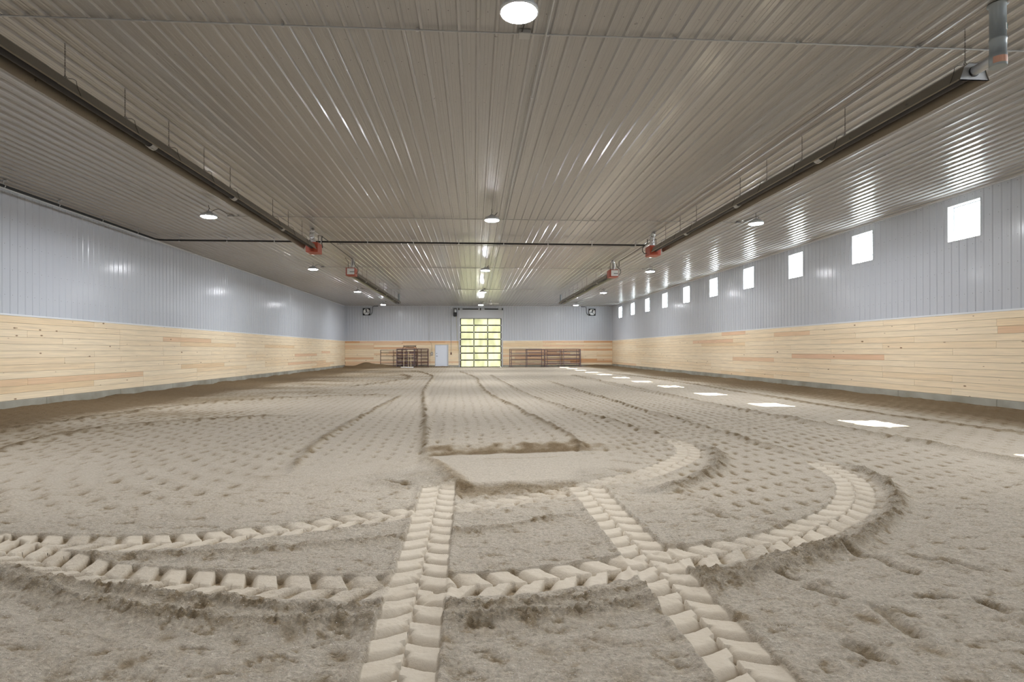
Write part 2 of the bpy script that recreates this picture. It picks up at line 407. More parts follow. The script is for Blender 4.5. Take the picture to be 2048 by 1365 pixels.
WR = {  # loose ridges pushed up at the edges of the dragged lanes: curve, width, height
 'a': ([(-0.67,7.50),(-0.82,9.51),(-1.00,11.60),(-1.42,15.79),(-1.80,20.24),(-2.03,25.83),(-2.37,31.5),(-3.60,37.5),(-4.63,39.56)], .11, .055),
 'b': ([(1.50,7.45),(1.46,8.59),(1.36,9.56),(1.25,11.41),(1.06,13.63),(0.78,15.57),(0.42,18.80),(0.20,24.00),(0.0,29.96),(-1.04,38.10)], .10, .05),
 'c': ([(0.9,33.),(1.20,26.02),(1.42,22.15),(1.60,18.69),(1.95,15.2),(2.22,13.7),(2.42,12.41),(2.62,11.45),(2.78,10.6),(2.91,9.79),(3.03,9.13),(3.13,8.5)], .09, .04),
 'd': ([(3.35,26.),(3.50,22.),(3.70,18.5),(3.82,15.43),(3.88,13.02),(3.97,11.88),(4.06,10.99),(4.13,10.1),(4.19,9.32),(4.24,8.6),(4.30,7.69),(4.38,6.9)], .09, .04),
 'e': ([(5.5,32.),(5.74,25.51),(5.87,21.67),(5.97,19.15),(6.00,17.35),(6.03,15.22),(6.10,13.54),(6.22,12.26),(6.35,11.1),(6.46,9.82),(6.56,8.88),(6.64,8.01),(6.70,7.3),(6.72,6.56),(6.74,5.6)], .12, .055),
 'f': ([(-2.3,18.),(-2.38,15.14),(-2.43,12.17),(-2.45,10.46),(-2.42,9.16),(-2.33,7.95),(-2.22,7.09),(-2.12,6.5)], .10, .04),
 'g': ([(-9.0,9.),(-8.19,11.38),(-7.92,13.25),(-7.20,15.62),(-5.72,17.2),(-2.4,18.0)], .2, .05),
 'h': ([(-6.0,6.2),(-6.65,8.31),(-6.91,9.19),(-6.84,10.70),(-5.46,11.9),(-3.6,12.6)], .16, .035),
 'i': ([(9.2,8.),(8.8,12.),(8.9,18.),(9.0,26.),(8.2,36.)], .2, .035),
 'j': ([(-4.8,22.),(-3.6,26.5),(-3.4,30.),(-4.4,34.)], .25, .06),
}
H = np.zeros_like(X); DAMP_SHADE = np.zeros_like(X); CO = np.full_like(X, .55)
edge = np.minimum(X-XL, XR-X)
H += .018*perlin(X*.45, Y*.30, 3)+.008*perlin(X*1.3, Y*1.1, 5)
H += .012*sst(2.2, .2, edge)*(1+perlin(X*1.0, Y*.6, 8)) - .02*sst(.6, 2.0, edge)*sst(3.6, 2.0, edge)
DAMP_SHADE += .95*sst(3.3, 1.0, edge+.5*perlin(X*.5, Y*.25, 9))*sst(6, 9, Y)*1.0  # browner towards the side walls: damp sand plus light falloff painted in
DAMP_SHADE += .6*sst(-2.5, -9.0, X)*sst(6.5, 10, Y)*(.7+.8*perlin(X*.3, Y*.5, 10))
DAMP_SHADE += .25*sst(20, 34, Y)*sst(-1.0, -4.0, X)

# dimples pressed by the packer roller, laid out along the lanes
def dimples(p, q, amp, col=.215, rowp=.36, rx=.034, ry=.058):
    ci = np.floor(p/col); qq = q/rowp+.5*(ci % 2); ri = np.floor(qq)
    h1 = np.sin(ci*127.1+ri*311.7)*43758.5; h1 -= np.floor(h1); h2 = np.sin(ci*269.5+ri*183.3)*28001.8; h2 -= np.floor(h2)
    fx = (p/col-ci-.5-(h1-.5)*.22)*col; fy = (qq-ri-.5-(h2-.5)*.2)*rowp
    g = np.exp(-((fx/rx)**2+(fy/ry)**2)); a = amp*(.55+.9*h1*h2+.25*h2)
    return -a*g*1.0+a*.35*np.exp(-((fx/(rx*1.9))**2+((fy-.08)/(ry*1.4))**2)), g*np.minimum(a/.02, 1.2)

wob = .10*perlin(X*.5, Y*.22, 12)
m1 = sst(6.4, 8.2, Y)
# lane guides: p across, q along
pc = X+.055*(Y-8)*np.clip((Y-8), 0, 99)**0*1.0*(Y > 8)*.55+wob
reg_r = sst(1.1, 1.7, X+.0*Y)
for name, lo_, hi_, ww, amp in (('lane', -.02, 0, 0, .036),):
    d, g = dimples(pc+.0, Y, amp); H += d*m1; DAMP_SHADE += .5*g*m1
dr, gr_ = dimples(X*1.0+.12*np.sin(Y*.35)+.02*Y, Y+.35*X, .042, .205, .33)
w_r = sst(1.9, 2.3, X)*sst(6.7, 6.1, X)*sst(3.0, 5.5, Y-.5*X+1.5)
H = H*1.0+dr*w_r*(.5+.5*sst(5.5, 9, Y)); DAMP_SHADE += .7*gr_*w_r
aa = np.hypot(X+1.2, (Y-12.5)*.62)       # long arcs dragged to the left
dl, gl_ = dimples(aa*1.0, np.arctan2((Y-12.5)*.62, X+1.2)*5.5, .036, .24, .40, .04, .08)
w_l = sst(-2.1, -2.6, X)*sst(4.6, 5.6, Y)*sst(16, 12, Y)
H += dl*w_l; DAMP_SHADE += .5*gl_*w_l
H += w_l*.010*np.sin(aa*2*np.pi/.24+perlin(X, Y, 14)*2)*sst(9.5, 6.5, Y)
df_, gf_ = dimples(X+.3*perlin(X*.8, Y*.8, 15), Y+.3*X, .030, .25, .27, .055, .055)
w_f = sst(4.2, 3.4, Y+.35*np.abs(X-.4))
H += df_*w_f*(.6+perlin(X*1.2, Y*1.2, 16)); DAMP_SHADE += .5*gf_*w_f*(1-.8*np.exp(-((Y-3.15)/.25)**2))*(.5+1.5*np.clip(perlin(X*2.2, Y*2.2, 17)+.2, 0, 1))
# far left: rough crossing drag marks
w_far = sst(-1.8, -2.6, X)*sst(14, 19, Y)*sst(47, 42, Y)
H += w_far*.035*fbm(X*.5+Y*.25, Y*.9-X*.5, 1.2, 3, 20); DAMP_SHADE += w_far*.35*np.clip(perlin(X*.6, Y*.8, 21)+.25, 0, 1)
w_rt = sst(6.6, 7.3, X)
H += w_rt*.010*fbm(X*2.2, Y*.35, 1.6, 3, 22); DAMP_SHADE += .35*w_rt*np.clip(perlin(X*2.2, Y*.4, 23)+.1, 0, 1)

# ridges
for key, (P, w_, h_) in WR.items():
    mk, sd_, al, L = track(P, X, Y, .9, .5)
    ln = 1+.9*perlin(al*1.3, al*0+ord(key), 30); ln = np.clip(ln, .25, 2); s = sd_+.09*perlin(al*1.1, al*0+3, 31)+.03*perlin(al*4, al*0+5, 32)
    end = sst(0, .8, al)*sst(0, .8, L-al)
    w_ = w_*.75; prof = (np.exp(-(s/w_)**2)*h_*ln*(1+.5*fbm(X, Y, 7, 2, 33))-.35*h_*np.exp(-((s-2.1*w_)/(1.2*w_))**2))
    H[mk] += (prof*end)[mk]; DAMP_SHADE[mk] += (.55*np.exp(-((s+.35*w_)/(.8*w_))**2)*np.clip(ln, 0, 1.2)*end)[mk]
    CO[mk] = np.maximum(CO, .9*np.exp(-(s/w_)**2))[mk]

# coarse crumble of the foreground
near = sst(10.5, 6.0, Y)
rag = fbm(X, Y, 3.2, 4, 40, .55)
fl_ = perlin(X*5.5+Y*4.2, Y*13-X*6.5, 44)
w_br = sst(.9, 1.6, X)*sst(6.2, 4.6, Y)
H += near*.010*rag*(1+.4*w_br)+near*w_br*.007*np.abs(fl_)*1.6+near*.0080*fbm(X, Y, 17, 4, 41, .65)*(1-.6*sst(5.2, 7, Y))
CO = np.maximum(CO, .75*sst(6.5, 4.5, Y))
DAMP_SHADE += near*.25*np.clip(rag*1.2-.1, 0, 1)
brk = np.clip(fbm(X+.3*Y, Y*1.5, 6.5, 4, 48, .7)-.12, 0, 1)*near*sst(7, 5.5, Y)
H -= .018*brk; DAMP_SHADE += .9*brk  # broken crust sinks; moist crumbs and painted crevice shade darken its colour
clod = np.clip(perlin(X*3.3, Y*2.4, 46)-.1, 0, 1)
w_c = np.exp(-(((X-.2)/2.3)**2+((Y-6.2)/.9)**2))
H += w_c*(.045*clod+.012*fbm(X, Y, 8, 3, 47)); DAMP_SHADE += w_c*.8*clod
CO = np.maximum(CO, w_c)

# drag ridges outside the curved wheel marks
for P, w_, h_, seed in ((K1, .075, .042, 50), (K2, .085, .048, 51), (K3, .06, .026, 52), (K4, .13, .05, 53)):
    mk, sd_, al, L = track(P, X, Y, .6)
    ln = 1+.7*perlin(al*2.3, al*0+seed, seed); s = sd_+.03*perlin(al*3, al*0+1, seed+5)
    end = sst(0, .5, al)*sst(0, .5, L-al)
    rough_ = 1+.75*fbm(X, Y, 15, 3, seed, .65)
    prof = np.exp(-(s/(w_*.75))**2)*h_*ln*rough_-.4*h_*np.exp(-((np.abs(s)-2.0*w_)/(.8*w_))**2)
    H[mk] += (prof*end)[mk]; DAMP_SHADE[mk] += (.36*np.exp(-((s-.3*w_)/(.8*w_))**2)*end*np.clip(rough_, 0, 1.4))[mk]
    CO[mk] = np.maximum(CO, 1.0*np.exp(-(s/(1.6*w_))**2))[mk]

# scraped bare patch with the step of loose sand beyond and the broken lip in front
pm = sst(-.72, -.5, X+.20*fbm(X*2.5, Y*2.5, 1, 2, 60)+.33*sst(6.9, 6.2, Y)*-1)*sst(1.45, 1.25, X+.15*perlin(Y*1.7, Y*0, 61)+.25*sst(6.9, 6.1, Y))
fy_ = Y-.10*X+.05*perlin(X*2.2, X*0, 62)+.05*fbm(X, Y, 4, 3, 69)
pin = pm*sst(5.84, 5.96, fy_)*sst(7.78, 7.60, fy_)
H = H*(1-pin)+(.012+.006*perlin(X*1.3, Y*4, 63)+.0015*fbm(X, Y, 30, 2, 66))*pin
CO = CO*(1-pin)+.6*pin; DAMP_SHADE = DAMP_SHADE*(1-pin)+.0*pin
step_shade = sst(-.80, -.55, X)*sst(2.4, 1.3, X)*sst(7.46, 7.56, fy_)*sst(8.05, 7.85, fy_)  # dark band on the step's near slope: its shade put into the colour
pm2 = sst(-.80, -.55, X)*sst(2.4, 1.3, X)
H += pm2*(1+.5*fbm(X, Y, 2.5, 3, 72))*(.085*sst(7.50, 8.0, fy_)*sst(12.5, 8.3, fy_)); DAMP_SHADE += .62*step_shade*np.clip(1+1.2*fbm(X, Y, 3.5, 3, 68), 0, 1.6); 
H += -.03*np.exp(-((fy_-7.62)/.06)**2)*pm*np.clip(.6+perlin(X*6, Y*3, 64), 0, 2); DAMP_SHADE += .5*np.exp(-((fy_-7.62)/.07)**2)*pm
lip = pm*np.exp(-((fy_-5.80)/.10)**2)
H += -.03*pm*sst(5.95, 5.78, fy_)*sst(5.0, 5.5, fy_)*(1+1.1*fbm(X, Y, 9, 3, 65)); DAMP_SHADE += .55*pm*sst(5.95, 5.8, fy_)*sst(5.2, 5.7, fy_)
mk, sd_, al, L = track([(-0.60,7.15),(-0.42,6.75),(-0.25,6.25),(-0.12,5.80)], X, Y, .5)
g = np.exp(-(sd_/.10)**2); H[mk] += (.05*g*(1+.8*fbm(X, Y, 10, 2, 67)))[mk]; DAMP_SHADE[mk] += (.5*g)[mk]
mk, sd_, al, L = track([(.1, 7.2), (.5, 7.22), (.85, 7.25), (1.1, 7.3)], X, Y, .2)
g = np.exp(-((sd_+.02*perlin(al*9, al*0, 3))/.014)**2); H[mk] -= (.012*g)[mk]; DAMP_SHADE[mk] += (.6*g)[mk]

# grey pile in the far left corner and loose sand banked against the walls
g = np.exp(-(((X+9.35)/.75)**2+((Y-48.6)/.7)**2)); H += .40*g; DAMP_SHADE -= .75*g
g = np.exp(-(((X+8.0)/.8)**2+((Y-48.5)/.5)**2)); H += .24*g; DAMP_SHADE += .6*g
H += .10*sst(47.8, 49, Y)*sst(-1.6, -2.2, X)*(1+.8*perlin(X*.8, X*0, 70)); DAMP_SHADE += .6*sst(47.6, 48.6, Y)*sst(2.0, 3.0, np.abs(X-.4))
g = np.exp(-(((X-10.6)/1.1)**2+((Y-48.8)/.6)**2)); H += .20*g; DAMP_SHADE += .3*g
H += .05*sst(.7, .05, edge)*(1+1.2*perlin(X*0, Y*.8, 71))

# hoof and boot marks lower right
for (a, b, w_) in (((2.60,3.88),(2.67,3.62),.05),((2.70,3.60),(2.73,3.34),.055),((2.97,3.58),(3.12,3.47),.045),((3.11,3.46),(3.21,3.37),.05),((1.91,3.38),(2.08,3.22),.05),((1.95,3.15),(2.06,3.04),.045),
                  ((2.18,2.89),(2.15,2.62),.055),((1.76,2.54),(1.82,2.46),.05),((2.81,2.91),(2.83,2.82),.05),((2.03,4.80),(2.08,4.56),.05),((2.01,5.45),(2.13,5.22),.06),((2.41,4.46),(2.58,4.17),.05),((2.49,3.01),(2.69,2.97),.03),((-.95,6.15),(-.7,5.9),.06),((1.6,6.5),(1.8,6.3),.06),((1.75,7.0),(2.0,6.8),.05)):
    mk, sd_, al, L = track([a, b], X, Y, .3, .05)
    g = np.exp(-(sd_/(w_*.8*(1+.5*perlin(X*9, Y*9, 97))))**4); e_ = g*(1+.8*fbm(X, Y, 12, 2, 98))
    H[mk] += (-.026*e_+.012*np.exp(-((np.abs(sd_)-w_*1.5)/.03)**2))[mk]; DAMP_SHADE[mk] += (.5*g)[mk]

# tractor wheel marks: flat pads between deep slanting lug prints
def tyre(P, half, pitch, slant, fresh, depth, rim=.012, direction=1, phase=0, fade=None, covr=None):
    mk, sd_, al, L = track(P, X, Y, half*1.7, .1)
    s = al[mk]; d = sd_[mk]+.006*perlin(s*7, s*0+phase*9, 80); x_ = X[mk]; y_ = Y[mk]
    t = np.abs(d)/half; side = (d > 0)
    ph = (s*direction-slant*np.abs(d)*-1)/pitch+side*.5+phase
    p = ph-np.floor(ph)
    over = np.where(t < .16, 1., 0.)
    trench_end = .20+.03*np.sin(np.floor(ph)*7.3)
    up = sst(0.10, trench_end+.24, p)                      # rounded near face
    down = 1-sst(.955, 1.0, p)                             # crisp far face
    pad = np.minimum(up**.8, down)
    pad = pad*(1-.45*np.exp(-(t/.13)**2)*(p < .6))
    body = -depth+depth*.85*pad
    body += .006*sst(.5, 1.0, t)*pad
    body += .0025*np.sin(np.floor(ph)*12.9)*pad
    smooth = body+.0006*perlin(x_*40, y_*40, 81)
    ed = half*(1+.05*perlin(s*14, s*0+d*3, 82))
    inside = sst(ed+.010, ed-.008, np.abs(d))
    end = sst(0, .12, s)*sst(0, .25, L-s+.08*perlin(x_*6, y_*6, 83))
    fr_ = fresh
    if fade is not None: fr_ = fresh*np.clip(fade(s, x_, y_), 0, 1)
    wgt = inside*end*fr_
    hh = H[mk]
    hh = hh+rim*np.exp(-((np.abs(d)-half*1.12)/.03)**2)*end*(1+.9*perlin(s*9, s*0, 84))
    H[mk] = hh*(1-wgt)+(smooth+.2*hh)*wgt
    DAMP_SHADE[mk] = DAMP_SHADE[mk]*(1-wgt)+wgt*(.08+.80*(1-np.clip(pad*1.6, 0, 1)))  # colour deepened for contrast towards the bottom of the lug prints
    CO[mk] = CO[mk]*(1-wgt)+wgt*.03

f1 = lambda s, x, y: .6+.9*perlin(x*1.7, y*1.7, 90)+.35*sst(1.5, -1.8, x)+.5*sst(1.6, 2.3, x)-.25*sst(.0, .9, x)*sst(2.2, 1.2, x)
f2 = lambda s, x, y: .95+1.0*perlin(x*1.3, y*1.3, 91)-.3*sst(-1.8, -2.6, x)
tyre(B1, .16, .205, .55, .95, .062, .012, 1, .1, f1)
tyre(B2, .165, .215, .55, .95, .070, .012, 1, .4, f2)
tyre(T1, .168, .203, .50, 1.0, .080, .014, 1, .0)
tyre(T2, .168, .203, .50, 1.0, .080, .014, 1, .3)

DAMP_SHADE = np.clip(DAMP_SHADE, -.2, 1.1); CO = np.clip(CO, 0, 1)
me = bpy.data.meshes.new('floor')
nv = NR*NC; co = np.empty((nv, 3), np.float32); co[:, 0] = X.ravel(); co[:, 1] = Y.ravel(); co[:, 2] = H.ravel()
me.vertices.add(nv); me.vertices.foreach_set('co', co.ravel())
ii = np.arange(NR*NC).reshape(NR, NC); q = np.stack([ii[:-1, :-1], ii[:-1, 1:], ii[1:, 1:], ii[1:, :-1]], -1).reshape(-1, 4).astype(np.int32)
nf = len(q); me.loops.add(nf*4); me.loops.foreach_set('vertex_index', q.ravel())
me.polygons.add(nf); me.polygons.foreach_set('loop_start', np.arange(0, nf*4, 4, dtype=np.int32)); me.polygons.foreach_set('loop_total', np.full(nf, 4, np.int32))
me.update(calc_edges=True); me.polygons.foreach_set('use_smooth', np.ones(nf, bool))
for nm, arr in (('damp_shade', DAMP_SHADE), ('coarse', CO)):
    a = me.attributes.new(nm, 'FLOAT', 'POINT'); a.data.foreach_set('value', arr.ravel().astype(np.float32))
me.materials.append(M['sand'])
fl_o = bpy.data.objects.new('floor', me); COL.objects.link(fl_o)
tag(fl_o, 'sand riding arena floor with wheel tracks and roller dimples', kind='structure')
print('floor', NR, NC, nv)


# ------------------------------------------------------------------ walls and ceiling
def profile(a0, a1, pitch=.2286, h=.023, phase=0.0, cuts=()):
    """ribbed sheet section from a0 to a1: list of (coordinate, height)"""
    pts = []; k = math.floor((a0-phase)/pitch)-1
    while True:
        c = phase+k*pitch
        if c > a1+pitch: break
        pts += [(c-.032, 0), (c-.014, h), (c+.014, h), (c+.032, 0), (c+.085, 0), (c+.092, .0022), (c+.100, 0), (c+.132, 0), (c+.139, .0022), (c+.147, 0)]
        k += 1
    pts.sort()
    def at(x):
        for (p, q), (r, s_) in zip(pts, pts[1:]):
            if p <= x <= r: return q+(s_-q)*((x-p)/(r-p) if r > p else 0)
        return 0
    out = [(a0, at(a0))]+[p for p in pts if a0 < p[0] < a1]+[(a1, at(a1))]
    for c in cuts:
        if a0 < c < a1: out.append((c, at(c)))
    out.sort(); res = [out[0]]
    for p in out[1:]:
        if p[0]-res[-1][0] > 1e-5: res.append(p)
    return res


def sheet(a0, a1, zs, place, holes=(), phase=0.0, flip=False, rise=.62):
    cuts = [c for h in holes for c in h[:2]]; pr = profile(a0, a1, phase=phase, cuts=cuts)
    zs = sorted(set(list(zs)+[c for h in holes for c in h[2:4] if zs[0] < c < zs[-1]])); b = MB(); n = len(zs); vs = []
    for a, h in pr:
        for z in zs: vs.append(place(a, h*rise, z))
    f = []
    for i in range(len(pr)-1):
        am = (pr[i][0]+pr[i+1][0])/2
        for j in range(n-1):
            zm = (zs[j]+zs[j+1])/2
            if any(h[0] < am < h[1] and h[2] < zm < h[3] for h in holes): continue
            q = (i*n+j, (i+1)*n+j, (i+1)*n+j+1, i*n+j+1); f.append(tuple(reversed(q)) if flip else q)
    b.add(vs, f); return b


def boards(a0, a1, z0, z1, rows, place, name, material, parent, seed, holes=(), tones=None, warm=0.0):
    rd = random.Random(seed); g = .0035; vs = []; fs = []; tone = []; shift = []
    hh = (z1-z0)/rows
    for r in range(rows):
        za, zb = z0+r*hh+g/2, z0+(r+1)*hh-g/2; a = a0-rd.choice([0, 1.2, 2.4, 3.6])-rd.random()*.05
        while a < a1:
            L = rd.choice([3.66, 3.66, 4.88, 4.88, 2.44]); s0, s1 = max(a, a0)+g/3, min(a+L, a1)-g/3; a += L
            if s1-s0 < .03: continue
            u = rd.random()
            t = rd.uniform(0, .45) if u < .86-warm*1.4 else (rd.uniform(.5, .8) if u < 1.0-warm*.5 else rd.uniform(.85, 1.0))
            segs = [(s0, s1)]
            for (h0, h1, hz0, hz1) in holes:
                if hz0 < (za+zb)/2 < hz1:
                    ns = []
                    for (p, q) in segs:
                        if q <= h0 or p >= h1: ns.append((p, q))
                        else:
                            if p < h0: ns.append((p, h0))
                            if q > h1: ns.append((h1, q))
                    segs = ns
            sh = rd.random()
            for (p, q) in segs:
                if q-p < .03: continue
                n = len(vs); b_ = .003; d = .0
                vs += [place(p, 0, za), place(q, 0, za), place(q, 0, zb), place(p, 0, zb),
                       place(p+b_, .006, za+b_), place(q-b_, .006, za+b_), place(q-b_, .006, zb-b_), place(p+b_, .006, zb-b_)]
                fs += [(n+4, n+5, n+6, n+7), (n, n+1, n+5, n+4), (n+1, n+2, n+6, n+5), (n+2, n+3, n+7, n+6), (n+3, n, n+4, n+7)]
                tone += [t]*8; shift += [sh]*8
    b = MB(); b.add(vs, fs); o = b.build(name, material, parent)
    for nm, arr in (('tone', tone), ('shift', shift)):
        at_ = o.data.attributes.new(nm, 'FLOAT', 'POINT'); at_.data.foreach_set('value', arr)
    return o


ce = sheet(XL-.02, XR+.02, [YF, 5, 20, 35, YB+.02], lambda a, h, y: (a, y, ZC-h), phase=.05, rise=1.2).build('ceiling', M['ceil'])
tag(ce, 'ribbed pale steel ceiling', kind='structure')
top = MB().box(XL-.4, YF-.3, ZC+.03, XR+.4, YB+.4, ZC+.08).build('roof', M['grey_paint']); top.name = 'ceiling_deck'; tag(top, 'deck above the ceiling sheets', kind='structure')

wl = sheet(YF, YB+.02, [ZW, ZC+.02], lambda a, h, z: (XL+h, a, z), phase=.1).build('wall_left', M['wall_side']); tag(wl, 'left wall of white ribbed steel', kind='structure')
boards(YF, YB, ZB, ZW-.012, 12, lambda a, h, z: (XL+.02+h, a, z), 'board_cladding', M['wood_side'], wl, 11)
MB().box(XL-.02, YF, 0, XL+.019, YB, ZW).build('board_backing', M['groove'], wl)
MB().box(XL-.12, YF-.1, -.1, XL-.02, YB, ZC+.06).build('outer_skin', M['grey_paint'], wl)
holes = [(y, y+WIN_W, WZ0, WZ1) for y in WIN_Y]
wr = sheet(YF, YB+.02, [ZW, ZC+.02], lambda a, h, z: (XR-h, a, z), holes, .1, True).build('wall_right', M['wall_side']); tag(wr, 'right wall of white ribbed steel with square windows', kind='structure')
boards(YF, YB, ZB, ZW-.012, 12, lambda a, h, z: (XR-.02-h, a, z), 'board_cladding', M['wood_side'], wr, 12)
MB().box(XR-.019, YF, 0, XR+.02, YB, ZW).build('board_backing', M['groove'], wr)
b = MB(); b.box(XR+WT-.02, YF-.1, -.1, XR+WT, YB, WZ0); b.box(XR+WT-.02, YF-.1, WZ1, XR+WT, YB, ZC+.06)
yy = YF-.1
for y in WIN_Y: b.box(XR+WT-.02, yy, WZ0, XR+WT, y, WZ1); yy = y+WIN_W
b.box(XR+WT-.02, yy, WZ0, XR+WT, YB+.1, WZ1); b.build('outer_skin', M['grey_paint'], wr)

dh = [(DX0, DX1, -1, DZ1), (MX0, MX1, -1, MZ1)]
wb = sheet(XL, XR, [ZW, ZC+.02], lambda a, h, z: (a, YB-h, z), [(DX0, DX1, 0, DZ1)], .05).build('wall_back', M['wall_end']); tag(wb, 'far end wall of white ribbed steel', kind='structure')
boards(XL+.03, XR-.03, .17, ZW-.012, 12, lambda a, h, z: (a, YB-.02-h, z), 'board_cladding', M['wood_end'], wb, 13, dh, warm=.28)
b = MB(); b.box(XL, YB-.019, 0, MX0, YB+.02, ZW); b.box(MX0, YB-.019, MZ1, MX1, YB+.02, ZW); b.box(MX1, YB-.019, 0, DX0, YB+.02, ZW); b.box(DX1, YB-.019, 0, XR, YB+.02, ZW)
b.build('board_backing', M['groove'], wb)
b = MB(); y0, y1 = YB+.2, YB+.24
b.box(XL-.1, y0, -.1, MX0, y1, ZC+.06); b.box(MX0, y0, MZ1, MX1, y1, ZC+.06); b.box(MX1, y0, -.1, DX0, y1, ZC+.06); b.box(DX0, y0, DZ1, DX1, y1, ZC+.06); b.box(DX1, y0, -.1, XR+.2, y1, ZC+.06)
b.build('outer_skin', M['grey_paint'], wb)
wf = sheet(XL, XR, [0, ZC+.02], lambda a, h, z: (a, YF+h, z), (), .05, True).build('wall_front', M['wall_end']); tag(wf, 'near end wall behind the viewer', kind='structure')
MB().box(XL-.1, YF-.1, -.1, XR+.2, YF-.06, ZC+.06).build('outer_skin', M['grey_paint'], wf)

# concrete curbs, trims
def curb(name, seg, lab):
    b = MB()
    for s_ in seg: b.box(*s_, .012)
    tag(b.build(name, M['concrete']), lab, kind='structure')


curb('baseboard_left', [(XL-.02, YF+3.05*i, -.1, XL+.045, YF+3.05*(i+1)-.006, ZB-.004) for i in range(18)], 'concrete curb under the left boards')
curb('baseboard_right', [(XR-.045, YF+3.05*i, -.1, XR+.02, YF+3.05*(i+1)-.006, ZB-.004) for i in range(18)], 'concrete curb under the right boards')
curb('baseboard_back', [(XL, YB-.045, -.1, MX0, YB+.02, .166), (MX1, YB-.045, -.1, DX0-.02, YB+.02, .166), (DX1+.02, YB-.045, -.1, XR, YB+.02, .166)], 'concrete curb under the far boards')
tag(MB().box(XL, YF, ZW-.013, XL+.035, YB, ZW+.004).box(XL, YF, ZW+.004, XL+.028, YB, ZW+.03).build('trim_1', M['white_paint']), 'white ledge trim above the left boards', kind='structure')
tag(MB().box(XR-.035, YF, ZW-.013, XR, YB, ZW+.004).box(XR-.028, YF, ZW+.004, XR, YB, ZW+.03).build('trim_2', M['white_paint']), 'white ledge trim above the right boards', kind='structure')
tag(MB().box(XL, YB-.035, ZW-.013, DX0, YB, ZW+.03).box(DX1, YB-.035, ZW-.013, XR, YB, ZW+.03).build('trim_3', M['white_paint']), 'white ledge trim above the far boards', kind='structure')
tag(MB().box(XL, YF, ZC-.055, XL+.03, YB, ZC-.035).box(XL, YF, ZC-.028, XL+.05, YB, ZC-.018).build('trim_4', M['white_paint']), 'white trim where left wall meets ceiling', kind='structure')
tag(MB().box(XR-.03, YF, ZC-.055, XR, YB, ZC-.035).box(XR-.05, YF, ZC-.028, XR, YB, ZC-.018).build('trim_5', M['white_paint']), 'white trim where right wall meets ceiling', kind='structure')
tag(MB().box(XL, YB-.04, ZC-.04, XR, YB, ZC-.018).build('trim_6', M['white_paint']), 'white trim where far wall meets ceiling', kind='structure')
tag(MB().box(-3.98, YB-.03, ZW, -3.955, YB, ZC-.04).build('trim_7', M['conduit']), 'vertical seam strip on the far wall left of the white door', kind='structure')

# windows
def window(n, y):
    t = empty('window_%d' % n, (XR, y, WZ0)); w, h = WIN_W, WZ1-WZ0; x0, x1 = -.012, WT-.01
    b = MB(); c = .018
    b.box(x0, 0, 0, x1, w, c); b.box(x0, 0, h-c, x1, w, h); b.box(x0, 0, c, x1, c, h-c); b.box(x0, w-c, c, x1, w, h-c)
    b.build('window_frame', M['white_paint'], t)
    b = MB(); f = .028; xs = WT-.05
    b.box(xs, c, c, xs+.03, c+f, h-c); b.box(xs, w-c-f, c, xs+.03, w-c, h-c); b.box(xs, c+f, c, xs+.03, w-c-f, c+f); b.box(xs, c+f, h-c-f, xs+.03, w-c-f, h-c)
    b.build('sash', M['white_paint'], t)
    MB().box(xs+.012, c+f-.004, c+f-.004, xs+.016, w-c-f+.004, h-c-f+.004).build('window_pane', M['pane'], t)
    for s_ in (t,): tag(s_, 'square window %d in the upper right wall' % n, kind='structure')


for i, y in enumerate(WIN_Y): window(i+1, y)

# man door
t = tag(empty('door_1', ((MX0+MX1)/2, YB, 0)), 'white door recessed in the boards of the far wall', kind='structure')
w = MX1-MX0; b = MB(); c = .05
b.box(-w/2, -.035, 0, -w/2+c, .2, MZ1); b.box(w/2-c-.05, -.035, 0, w/2, .2, MZ1); b.box(-w/2+c, -.035, MZ1-c, w/2-c-.05, .2, MZ1)
b.build('door_frame', M['grey_paint'], t)
MB().box(-w/2+c, -.01, .02, w/2-c-.05, .035, MZ1-c, .004).build('door_leaf', M['door_white'], t)
MB().lathe([(0, -.055), (.026, -.05), (.03, -.035), (.014, -.028), (.014, -.01), (.03, -.008), (.03, 0)], (-w/2+.15, -.01, .98), 16, 'y').tube([(-w/2+.15, -.055, .98), (-w/2+.25, -.055, .975)], .01, 8).build('door_handle', M['black'], t)
MB().lathe([(0, -.02), (.026, -.018), (.028, 0)], (-w/2+.15, -.01, 1.20), 16, 'y').build('deadbolt', M['black'], t)

# overhead door
t = tag(empty('door_2', ((DX0+DX1)/2, YB, 0)), 'tall overhead door with a dark grid of glowing yellowish panels', kind='structure')
W_, Hh = DX1-DX0, DZ1; y0 = .02; nr = 7; rowh = Hh/nr
for r in range(nr):
    z0, z1 = r*rowh, (r+1)*rowh; b = MB(); e_ = .055; rl = .045
    b.box(-W_/2, y0, z0, -W_/2+.075, y0+.045, z1, .004); b.box(W_/2-.075, y0, z0, W_/2, y0+.045, z1, .004)
    b.box(-W_/2+.075, y0, z0, W_/2-.075, y0+.045, z0+rl); b.box(-W_/2+.075, y0, z1-rl, W_/2-.075, y0+.045, z1)
    for cx in (-W_/6, W_/6): b.box(cx-.032, y0, z0+rl, cx+.032, y0+.045, z1-rl, .004)
    sec = b.build('door_section', M['black'], t)
    for c_ in range(3):
        xa = [-W_/2+.075, -W_/6+.032, W_/6+.032][c_]; xb = [-W_/6-.032, W_/6-.032, W_/2-.075][c_]
        MB().box(xa-.004, y0+.02, z0+rl-.004, xb+.004, y0+.028, z1-rl+.004).build('door_panel', M['panel'], sec)
    if r:
        b = MB()
        for x_ in (-W_/2+.03, -W_/6, W_/6, W_/2-.03): b.box(x_-.03, y0-.012, z0-.05, x_+.03, y0, z0+.05, .004)
        b.build('hinge', M['galv'], sec)
b = MB()
